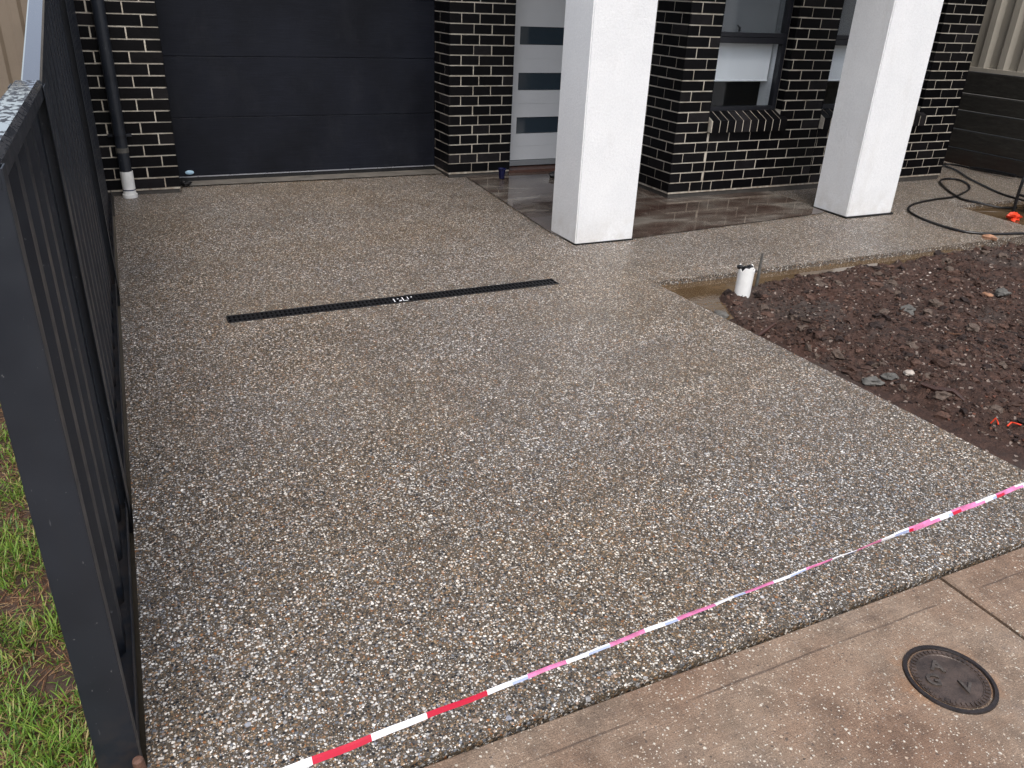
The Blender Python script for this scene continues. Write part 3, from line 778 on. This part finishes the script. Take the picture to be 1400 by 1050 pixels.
q = MB(); q.bbox(-.035, .03, -3, 4, 1.79, 1.84, .003); q.build('top_rail', 'beige', rf)

# ------------------------------------------------------------------ soil bed
def soil_h(x, y):
    e = x-edge_x(y); ramp = min(1, max(0, e/.55)); ramp = ramp*ramp*(3-2*ramp)
    h = zd(y)-.03+.085*ramp
    # low strip along the path and in the corner by the white pipe
    sh = .22-.12*min(1, max(0, (x-3.4)/2.2)); st = min(1, max(0, (4.0-sh-y)/.2)); st = st*st*(3-2*st)
    cx = min(1, max(0, ((x-3.0)*.8+(3.98-y)*.62-.30)/.22))
    low = -.15; k = min(st, cx)
    h = low+(h-low)*k
    # trench in the near corner
    t = math.exp(-(((x-3.75)/.32)**2+((y-1.55)/.2)**2)); h -= .09*t
    return h
nx, ny = 400, 270
X0, X1, Y0, Y1 = 2.96, 7.6, 1.0, 4.03
gv = []; 
for j in range(ny):
    y = Y0+(Y1-Y0)*j/(ny-1)
    for i in range(nx):
        x = X0+(X1-X0)*(i/(nx-1))**1.25
        P = Vector((x, y, 0)); n1 = noise.fractal(P*3.1, 1.0, 2.0, 3); n2 = noise.fractal(P*13+Vector((5,3,1)), .8, 2.0, 4); n3 = abs(noise.noise(P*34))
        h = soil_h(x, y); amp = 1 if h > -.11 else .25
        z = h+amp*(.03*n1+.022*n2+.016*n3)
        e = x-edge_x(y)
        if e < .06 and y > 1.26: z = min(z, zd(y)-.006-max(0, .03-e)*.8)
        gv.append((x, y, z))
gf = [(j*nx+i, j*nx+i+1, (j+1)*nx+i+1, (j+1)*nx+i) for j in range(ny-1) for i in range(nx-1)]
q = MB(); q.v = gv; q.f = gf; q.mi = [0]*len(gf)
so = q.build('soil', 'soil'); so['kind'] = 'structure'
so.data.polygons.foreach_set('use_smooth', [True]*len(gf))
def ground_z(x, y):
    i = (max(0, (x-X0)/(X1-X0)))**(1/1.25)*(nx-1); j = (y-Y0)/(Y1-Y0)*(ny-1)
    return gv[int(min(ny-1, max(0, round(j))))*nx+int(min(nx-1, max(0, round(i))))][2]
# clods
protos = [rock((1, 1, 1), 1, .7, s, 1) for s in range(14)]
protos2 = [rock((1, 1, 1), 2, .8, s+40, 1) for s in range(10)]
def strew(N, rmin, rmax, pw_, pr, seed, sink):
    rd = random.Random(seed); V, F, off, cnt = [], [], 0, 0
    while cnt < N:
        x = rd.uniform(2.99, 7.3); y = rd.uniform(1.1, 4.0)
        if rd.random() > (4.4/(x+.6))**1.6: continue
        e = x-edge_x(y)
        if e < .012: continue
        z = ground_z(x, y)
        if z < -.112: continue
        if noise.noise(Vector((x*2.6, y*2.6, 4)))+.4*noise.noise(Vector((x*9, y*9, 1))) < rd.uniform(-1.0, .35): continue
        r = rmin+(rmax-rmin)*rd.random()**pw_
        if e < .05: r = min(r, .011)
        pv, pf = rd.choice(pr); a = rd.uniform(0, 6.28); ca, sa = math.cos(a), math.sin(a)
        sx, sy, sz = r*rd.uniform(.8, 1.5), r*rd.uniform(.7, 1.1), r*rd.uniform(.45, .85)
        V += [(x+ca*p_[0]*sx-sa*p_[1]*sy, y+sa*p_[0]*sx+ca*p_[1]*sy, z+p_[2]*sz+sz*sink) for p_ in pv]
        F += [tuple(k+off for k in f_) for f_ in pf]; off += len(pv); cnt += 1
    q = MB(); q.v = V; q.f = F; q.mi = [0]*len(F); return q
tag(strew(36000, .002, .0085, 2.0, protos, 1, .2).build('soil_crumbs', 'clod'), 'fine dark crumbs and pale grit strewn over the soil bed', 'soil', kind='stuff')
tag(strew(1500, .009, .036, 2.6, protos2, 2, -.1).build('soil_clods', 'clod_big'), 'knobbly dark brown clods half sunk in the soil bed', 'soil', kind='stuff')
# water
q = MB(); q.quadlist([(2.99,3.36,-.108),(5.9,3.6,-.108),(5.9,3.999,-.108),(2.99,3.999,-.108)], [(0,1,2,3)])
tag(q.build('puddle', 'mud'), kind='structure')
q = MB(); q.quadlist([(7.021,3.3,-.088),(9.0,3.3,-.088),(9.0,4.919,-.088),(7.021,4.919,-.088)], [(0,1,2,3)])
tag(q.build('puddle', 'mud'), kind='structure')

# ------------------------------------------------------------------ things in and by the soil
pp = tag(empty('pipe_stub', (3.345, 3.575, -.1)), 'white broken plastic pipe stub standing up in the wet soil', 'pipe')
pp.rotation_euler = (R(-2), R(3), 0)
n = 28; v = []; f_ = []
for k in range(n):
    a = 2*math.pi*k/n; jag = .215+.012*math.sin(3*a+1)+.008*math.sin(7*a)
    for rr, z in ((.048, 0), (.0485, jag), (.041, jag-.002), (.041, .02)): v.append((rr*math.cos(a), rr*math.sin(a), z))
for k in range(n):
    b = (k+1) % n
    for i in range(3): f_.append((4*k+i, 4*b+i, 4*b+i+1, 4*k+i+1))
MB().quadlist(v, f_).build('pipe', 'white_pvc', pp, True)
q = MB(); 
v, fz = rock((.044, .044, .02), 2, .35, 3); q.quadlist([(a, b, c_+.2) for a, b, c_ in v], fz); v, fz = rock((.02, .018, .014), 2, .5, 8); q.quadlist([(a+.034, b+.01, c_+.215) for a, b, c_ in v], fz)
q.quadlist([(a-.04, b+.016, c_+.218) for a, b, c_ in v], fz); q.build('dark_mouth_rim', 'black', pp)  # black fill paints the dark of the open mouth; lumps are its ragged top
q = MB(); q.tube([(0,0,-.08),(.002,0,.06),(.004,.002,.13),(.003,.001,.2)], [.011,.0105,.009,.006], 8)
o = q.build('stake', 'rock_grey', None, True); o.location = (3.56, 3.69, -.045); tag(o, 'thin dark grey stake standing beside the white pipe stub', 'stake')

def place_rock(name, label, cat, x, y, size, mat, seed, rough=.4, dz=.3):
    v, f_ = rock(size, 3, rough, seed); q = MB().quadlist(v, f_); o = q.build(name, mat, None, True)
    o.location = (x, y, ground_z(x, y)+size[2]*dz) if x > edge_x(y) and y < 4.0 else (x, y, zd(y)+size[2]*.6)
    o.rotation_euler.z = seed*1.3; return tag(o, label, cat, 'loose rocks by the soil bed' if cat == 'rock' else 'lumps of clay in the soil bed')
place_rock('rock', 'pale angular rock lying above the wet brown root', 'rock', 3.40, 2.375, (.034, .022, .016), 'rock_pale', 5)
place_rock('rock', 'orange brown rock beside the black hose at the path edge', 'rock', 6.28, 4.03, (.05, .035, .022), 'rock_orange', 9)
place_rock('rock', 'small pale orange rock below the hose at the soil edge', 'rock', 6.12, 3.92, (.03, .02, .013), 'rock_orange', 12)
place_rock('soil_lump', 'large grey clay lump next to the driveway edge, left of the pale rock', 'clay lump', 3.215, 2.42, (.045, .03, .024), 'rock_grey', 2, .6)
place_rock('soil_lump', 'grey clay lump touching the orange chip near the driveway edge', 'clay lump', 3.30, 2.40, (.04, .028, .02), 'rock_grey', 21, .6)
place_rock('soil_lump', 'dark clod poking out of the puddle left of the pipe stub', 'clay lump', 3.11, 3.71, (.05, .03, .018), 'clod_big', 31, .5, .9)
place_rock('soil_lump', 'grey clay lump standing in the corner puddle at the driveway edge', 'clay lump', 3.08, 3.44, (.05, .04, .025), 'rock_grey', 33, .5, .8)
place_rock('soil_lump', 'grey lump at the middle right of the soil beside a pinkish stone', 'clay lump', 4.9, 2.95, (.05, .04, .025), 'rock_grey', 17, .6)
place_rock('rock', 'pinkish stone beside the grey lump in the middle right soil', 'rock', 4.72, 2.93, (.036, .02, .012), 'rock_orange', 18, .4)
place_rock('soil_lump', 'grey rounded lump halfway up the soil bed', 'clay lump', 4.05, 2.95, (.045, .035, .022), 'rock_grey', 25, .6)
def stick(label, pts, r, mat, name='stick', cat='stick', n=7):
    P = [(x, y, ground_z(x, y)+dz) for x, y, dz in pts]; o = MB().tube(P, r, n).build(name, mat, None, True); return tag(o, label, cat, 'orange scraps in the soil' if cat == 'scrap' else None)
stick('wet brown root lying across the near soil', [(3.335, 2.25, .014), (3.36, 2.19, .016), (3.39, 2.12, .012), (3.40, 2.06, .008)], [.009, .013, .012, .006], 'wood_wet', 'root', 'root')
stick('short red brown stick by the driveway edge below the pipe stub', [(3.07, 3.10, .012), (3.15, 3.13, .018), (3.23, 3.15, .02)], [.008, .011, .007], 'wood_wet')
stick('small bright orange curled scrap in the near soil', [(3.345, 1.88, .02), (3.352, 1.87, .035), (3.358, 1.862, .02), (3.36, 1.855, .008)], .0035, 'orange_plastic', 'plastic_scrap', 'scrap')
stick('two-pronged orange scrap near the right edge of the soil', [(3.385, 1.83, .008), (3.415, 1.835, .028), (3.418, 1.825, .022), (3.432, 1.80, .008)], .0035, 'orange_plastic', 'plastic_scrap', 'scrap')
stick('thin pale straw lying in the middle of the soil', [(3.95, 2.62, .014), (3.97, 2.585, .016), (4.0, 2.56, .014)], .003, 'straw', 'straw_stalk', 'straw')

# ------------------------------------------------------------------ hose, wand, washer, rag
def smooth_path(P, k=6):
    P = [Vector(p) for p in P]; out = []
    for i in range(len(P)-1):
        a, b, c_, e = P[max(i-1, 0)], P[i], P[i+1], P[min(i+2, len(P)-1)]
        for j in range(k):
            t = j/k; out.append(.5*((2*b)+(c_-a)*t+(2*a-5*b+4*c_-e)*t*t+(3*b-a-3*c_+e)*t**3))
    return out+[P[-1]]
def gz(x, y): return zd(y)+.012
H1 = [(8.0,5.0),(7.75,4.86),(7.55,4.82),(7.40,4.87),(7.33,5.02),(7.37,5.19),(7.55,5.45),(7.8,5.7),(7.98,5.82),(8.12,5.78),(8.0,5.55),(7.75,5.35),(7.5,5.22),(7.32,5.15),(7.05,5.12),(6.75,5.09),(6.5,5.0),(6.33,4.86),(6.30,4.7),(6.25,4.5),(6.24,4.32),(6.26,4.16),(6.45,4.08),(6.7,4.03),(7.1,3.98),(7.5,4.0)]
H1 = [(7.62,4.72),(7.45,4.78),(7.33,4.93),(7.30,5.05),(7.36,5.18),(7.55,5.45),(7.8,5.72),(8.0,5.80),(8.1,5.74),(8.02,5.56),(7.8,5.37),(7.52,5.24),(7.3,5.16),(7.05,5.14),(6.75,5.09),(6.5,5.0),(6.33,4.86),(6.24,4.68),(6.2,4.5),(6.2,4.3),(6.27,4.18),(6.45,4.09),(6.7,4.035),(7.1,3.96),(7.5,3.95),(8.0,4.0)]
o = MB().tube(smooth_path([(x, y, gz(x, y) if not (x > 7.0 and y < 4.9) else -.07) for x, y in H1]), .0102, 8).build('hose', 'rubber', None, True)
tag(o, 'black rubber hose looped on the path between column and washer', 'hose', 'black hoses on the path')
H2 = [(7.9,4.75),(7.95,5.1),(8.1,5.4),(8.3,5.75),(8.55,6.1),(8.66,6.36),(8.78,6.42),(8.85,6.3),(8.86,6.1)]
o = MB().tube(smooth_path([(x, y, gz(x, y)) for x, y in H2]), .0102, 8).build('hose', 'rubber', None, True)
tag(o, 'black hose running back to the foot of the sleeper wall', 'hose', 'black hoses on the path')
wd = tag(empty('spray_wand', (8.83, 5.9, 0)), 'black spray wand lying along the foot of the sleeper wall', 'wand')
q = MB(); q.tube([(.02,.25,-.03),(.03,0,-.02),(.03,-.28,-.015)], [.016,.024,.02], 8); q.build('grip', 'rubber', wd, True)
q = MB(); q.tube([(.03,-.27,-.015),(.02,-.75,-.01)], .009, 8); q.build('lance', 'rubber', wd, True)

pw = tag(empty('pressure_washer', (7.66, 4.42, -.09)), 'black tube framed washer with pale grey top standing in the puddle', 'pressure washer')
q = MB(); q.bbox(-.13, .3, -.14, .2, .1, .3, .03); q.build('body', 'black', pw)
q = MB(); q.bbox(-.15, .1, -.1, .14, .31, .345, .012); q.build('top_cover', 'lens_grey', pw)
for sy in (-.17, .22):
    q = MB(); q.tube(smooth_path([(-.2, sy, 0), (-.21, sy, .2), (-.19, sy, .34), (-.1, sy, .38), (.2, sy, .38), (.3, sy, .3), (.32, sy, 0)]), .014, 8); q.build('frame_tube', 'rubber', pw, True)
q = MB(); q.tube([(-.205, -.17, .17), (-.205, .22, .17)], .012, 8); q.build('cross_tube', 'rubber', pw, True)
for sy in (-.21, .26):
    q = MB(); q.lathe([(.0, -.02), (.06, -.02), (.1, -.02), (.11, -.01), (.11, .01), (.1, .02), (.0, .02)], n=20)
    q.v = [(x+.2, z+sy, y+.11) for x, y, z in q.v]; q.build('wheel', 'rubber', pw, True)
v, f_ = rock((.075, .05, .035), 3, .9, 6)
o = MB().quadlist(v, f_).build('plastic_rag', 'orange_plastic', None, False); o.location = (7.20, 4.46, -.07); o.rotation_euler.z = .4
tag(o, 'crumpled bright orange red plastic lying in the muddy puddle', 'plastic')

# ------------------------------------------------------------------ porch bits
cp = tag(empty('cup', (3.262, 6.93, zd(6.93)+.008)), 'small dark blue cup standing against the brick pier by the front door', 'cup')
q = MB(); q.lathe([(0, .002), (.024, .002), (.027, .006), (.03, .055), (.036, .09), (.039, .092), (.036, .094), (.032, .07), (.026, .01), (0, .01)], n=24); q.build('body', 'cup_blue', cp, True)
q = MB(); q.lathe([(.036, .084), (.041, .086), (.042, .094), (.038, .096), (.035, .094)], n=24); q.build('rim', 'cup_blue', cp, True)
v, f_ = rock((.05, .045, .035), 3, .4, 14)
o = MB().quadlist(v, f_).build('black_lump', 'black', None, True); o.location = (3.79, 6.86, zd(6.86)+.03); tag(o, 'black lump beside the front door step, half behind the column', 'lump')  # unidentified black lump
v, f_ = rock((.045, .035, .024), 3, .5, 19)
o = MB().quadlist(v, f_).build('rubber_scrap', 'black', None, True); o.location = (.49, 7.34, zd(7.34)+.02); tag(o, 'black rubber scrap at the garage door corner below the pale disc', 'scrap')

# ------------------------------------------------------------------ iron cover
cx_, cy_ = 1.88, .931
ic = tag(empty('iron_cover', (cx_, cy_, cz(cy_)+.001)), 'round rusty iron valve cover with raised letters in the brown concrete', 'cover')
ic.rotation_euler = (math.atan(.012), 0, 0)
q = MB(); q.lathe([(.124, -.002), (.122, .0045), (.112, .005), (.109, -.001), (.104, -.001)], n=48); q.build('ring', 'iron_dark', ic, True)
q = MB(); q.lathe([(.104, .0005), (.103, .003), (.086, .0035), (.084, .0015), (0, .0012)], n=48); q.build('lid', 'iron', ic, True)
q = MB()
for k in range(44):
    a = 2*math.pi*k/44; ca, sa = math.cos(a), math.sin(a)
    P = [(.089, -.0035), (.100, -.0035), (.100, .0035), (.089, .0035)]
    b = [(ca*r_-sa*t_, sa*r_+ca*t_) for r_, t_ in P]
    q.quadlist([(x, y, .0028) for x, y in b]+[(x, y, .006) for x, y in b], [(4,5,6,7),(0,1,5,4),(1,2,6,5),(2,3,7,6),(3,0,4,7)])
q.build('tread_lugs', 'iron', ic)
def letter(ch, x, y, size, rot):
    cu = bpy.data.curves.new('letter', 'FONT'); cu.body = ch; cu.size = size; cu.extrude = .0035; cu.bevel_depth = .0006; cu.align_x = 'CENTER'; cu.align_y = 'CENTER'; cu.offset = .001
    to = bpy.data.objects.new('tmp', cu); COL.objects.link(to)
    bpy.context.view_layer.update()
    me = bpy.data.meshes.new_from_object(to.evaluated_get(bpy.context.evaluated_depsgraph_get())); bpy.data.objects.remove(to)
    me.materials.clear(); me.materials.append(MAT['iron_letter']); o = bpy.data.objects.new('letter', me); COL.objects.link(o); o.parent = ic
    o.location = (x, y, .0024); o.rotation_euler.z = rot
LET = [('G', -.052, .012), ('A', .0, .045), ('V', .012, -.045)]
for ch, x, y in LET: letter(ch, x, y, .055, R(-35))

# ------------------------------------------------------------------ barrier tape
bt = tag(empty('barrier_tape', (1.0, 1.07, .3)), 'red and white barrier tape stretched low across the near driveway', 'tape')
def tape_pt(x): return Vector((x, 1.0165+.0533*x, .300+.004*math.sin(x*2.1)+.006*((x-1.4)/1.5)**2+.0012*math.sin(x*23)+.0008*math.sin(x*51)))
NSEG = 230; xa, xb = -.35, 3.9
rows = []
for i in range(NSEG+1):
    x = xa+(xb-xa)*i/NSEG; P = tape_pt(x)
    wd_ = .0085+.007*math.exp(-((x+.05)/.45)**2)+.007*min(1, max(0, (x-1.5)/.7))+.003*math.sin(x*7.7)*min(1, max(0, x-.5))
    tw = .75*math.sin(x*4.3+.6)+.5*math.sin(x*9.1) if x > .55 else .3
    tw = tw*min(1, max(.25, (x-.45)/.3))
    # ribbon tilted to face up and towards the street
    n_ = Vector((0, -.62, .78)); wdir = Vector((0, .78, .62)); wdir = wdir*math.cos(tw)+n_*math.sin(tw)
    rows.append((P-wdir*wd_/2, P+wdir*wd_*.08+n_*.0015, P+wdir*wd_/2-n_*.0006))
def tape_part(mats, seglen, sel):
    pass
segs = {}
for i in range(NSEG):
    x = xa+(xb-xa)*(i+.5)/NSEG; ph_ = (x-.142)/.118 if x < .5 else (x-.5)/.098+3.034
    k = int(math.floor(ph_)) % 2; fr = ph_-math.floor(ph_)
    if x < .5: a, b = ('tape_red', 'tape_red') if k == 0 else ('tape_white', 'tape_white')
    elif x < 1.75: a, b = (('tape_pink', 'tape_pink') if k == 0 else (('tape_white', 'tape_white') if fr < .55 else ('tape_sky_shade', 'tape_white')))
    else: a, b = (('tape_red' if fr < .3 else 'tape_pink'), 'tape_pink') if k == 0 else (('tape_pink', 'tape_white') if fr < .35 else ('tape_white', 'tape_white') if fr < .75 else ('tape_sky_shade', 'tape_white'))
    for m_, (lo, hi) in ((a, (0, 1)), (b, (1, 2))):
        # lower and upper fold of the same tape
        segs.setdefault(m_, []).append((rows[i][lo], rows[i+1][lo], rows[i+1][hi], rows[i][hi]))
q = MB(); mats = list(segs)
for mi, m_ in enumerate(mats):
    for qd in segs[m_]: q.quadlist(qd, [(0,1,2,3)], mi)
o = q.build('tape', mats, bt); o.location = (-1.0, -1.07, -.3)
for x in (xa, xb):
    P = tape_pt(x); q = MB(); q.bbox(P.x-.018, P.x+.018, P.y-.018, P.y+.018, -.25, .36, .003)
    q.tube([(P.x-.026, P.y, P.z), (P.x, P.y-.026, P.z), (P.x+.026, P.y, P.z), (P.x, P.y+.026, P.z), (P.x-.026, P.y, P.z)], .004, 6)
    o = q.build('stake', 'wood_wet', bt); o.location = (-1.0, -1.07, -.3)

# ------------------------------------------------------------------ lawn left of the fence
q = MB(); n = 60; gvv = []
for j in range(n):
    for i in range(n):
        x = -3.2+(3.2-.21)*i/(n-1); y = -.5+9.2*j/(n-1); gvv.append((x, y, -.135+.02*noise.noise(Vector((x*3, y*3, 0)))+.012*noise.noise(Vector((x*11, y*11, 2)))))
q.v = gvv; q.f = [(j*n+i, j*n+i+1, (j+1)*n+i+1, (j+1)*n+i) for j in range(n-1) for i in range(n-1)]; q.mi = [0]*len(q.f)
lw = tag(q.build('lawn_soil', 'grass_soil', None, True), kind='structure')
def blades(N, hmin, hmax, wmin, wmax, flat, region, patch, seed):
    r = np.random.default_rng(seed); V = []; F = []; o = 0; k = 0
    x0, x1, y0, y1 = region
    while k < N:
        x = r.uniform(x0, x1); y = y0+(y1-y0)*r.random()**1.3
        dn = noise.noise(Vector((x*4.2, y*4.2, seed)))+.5*noise.noise(Vector((x*13, y*13, seed)))
        if patch and dn < r.uniform(-.6, .2): continue
        h = r.uniform(hmin, hmax)*(1 if not patch else min(1.3, max(.45, .8+.7*dn))); w = r.uniform(wmin, wmax); a = r.uniform(0, 6.283); lean = r.uniform(.15, 1.0)*flat
        z = -.14+.02*noise.noise(Vector((x*3, y*3, 0)))+.012*noise.noise(Vector((x*11, y*11, 2)))
        dx, dy = math.cos(a), math.sin(a); px, py = -dy*w/2, dx*w/2
        ps = []
        for t in (0, .4, .75):
            L = lean*t*t*h*1.1; up = h*t*(1-.35*min(1, lean)*t) if flat < 2 else h*.12*t+.006
            cx, cy = x+dx*(L if flat < 2 else h*t), y+dy*(L if flat < 2 else h*t); ww = 1-.35*t
            ps += [(cx-px*ww, cy-py*ww, z+up), (cx+px*ww, cy+py*ww, z+up)]
        L = lean*h*1.1 if flat < 2 else h; up = h*(1-.38*min(1, lean)) if flat < 2 else h*.05+.004
        ps.append((x+dx*L, y+dy*L, z+up)); V += ps; F += [(o, o+1, o+3, o+2), (o+2, o+3, o+5, o+4), (o+4, o+5, o+6)]; o += 7; k += 1
    q = MB(); q.v = V; q.f = F; q.mi = [0]*len(F); return q
q = blades(80000, .018, .08, .0017, .0044, 1.0, (-1.7, -.262, .9, 5.5), True, 3)
tag(q.build('grass', 'grass'), 'patchy bright green grass left of the charcoal fence', 'grass', kind='stuff')
q = blades(20000, .03, .09, .0015, .0035, 3.0, (-1.3, -.262, .9, 4.5), False, 5)
tag(q.build('dead_grass', 'straw'), 'brown dead grass and straw lying between the green tufts', 'dead grass', kind='stuff')
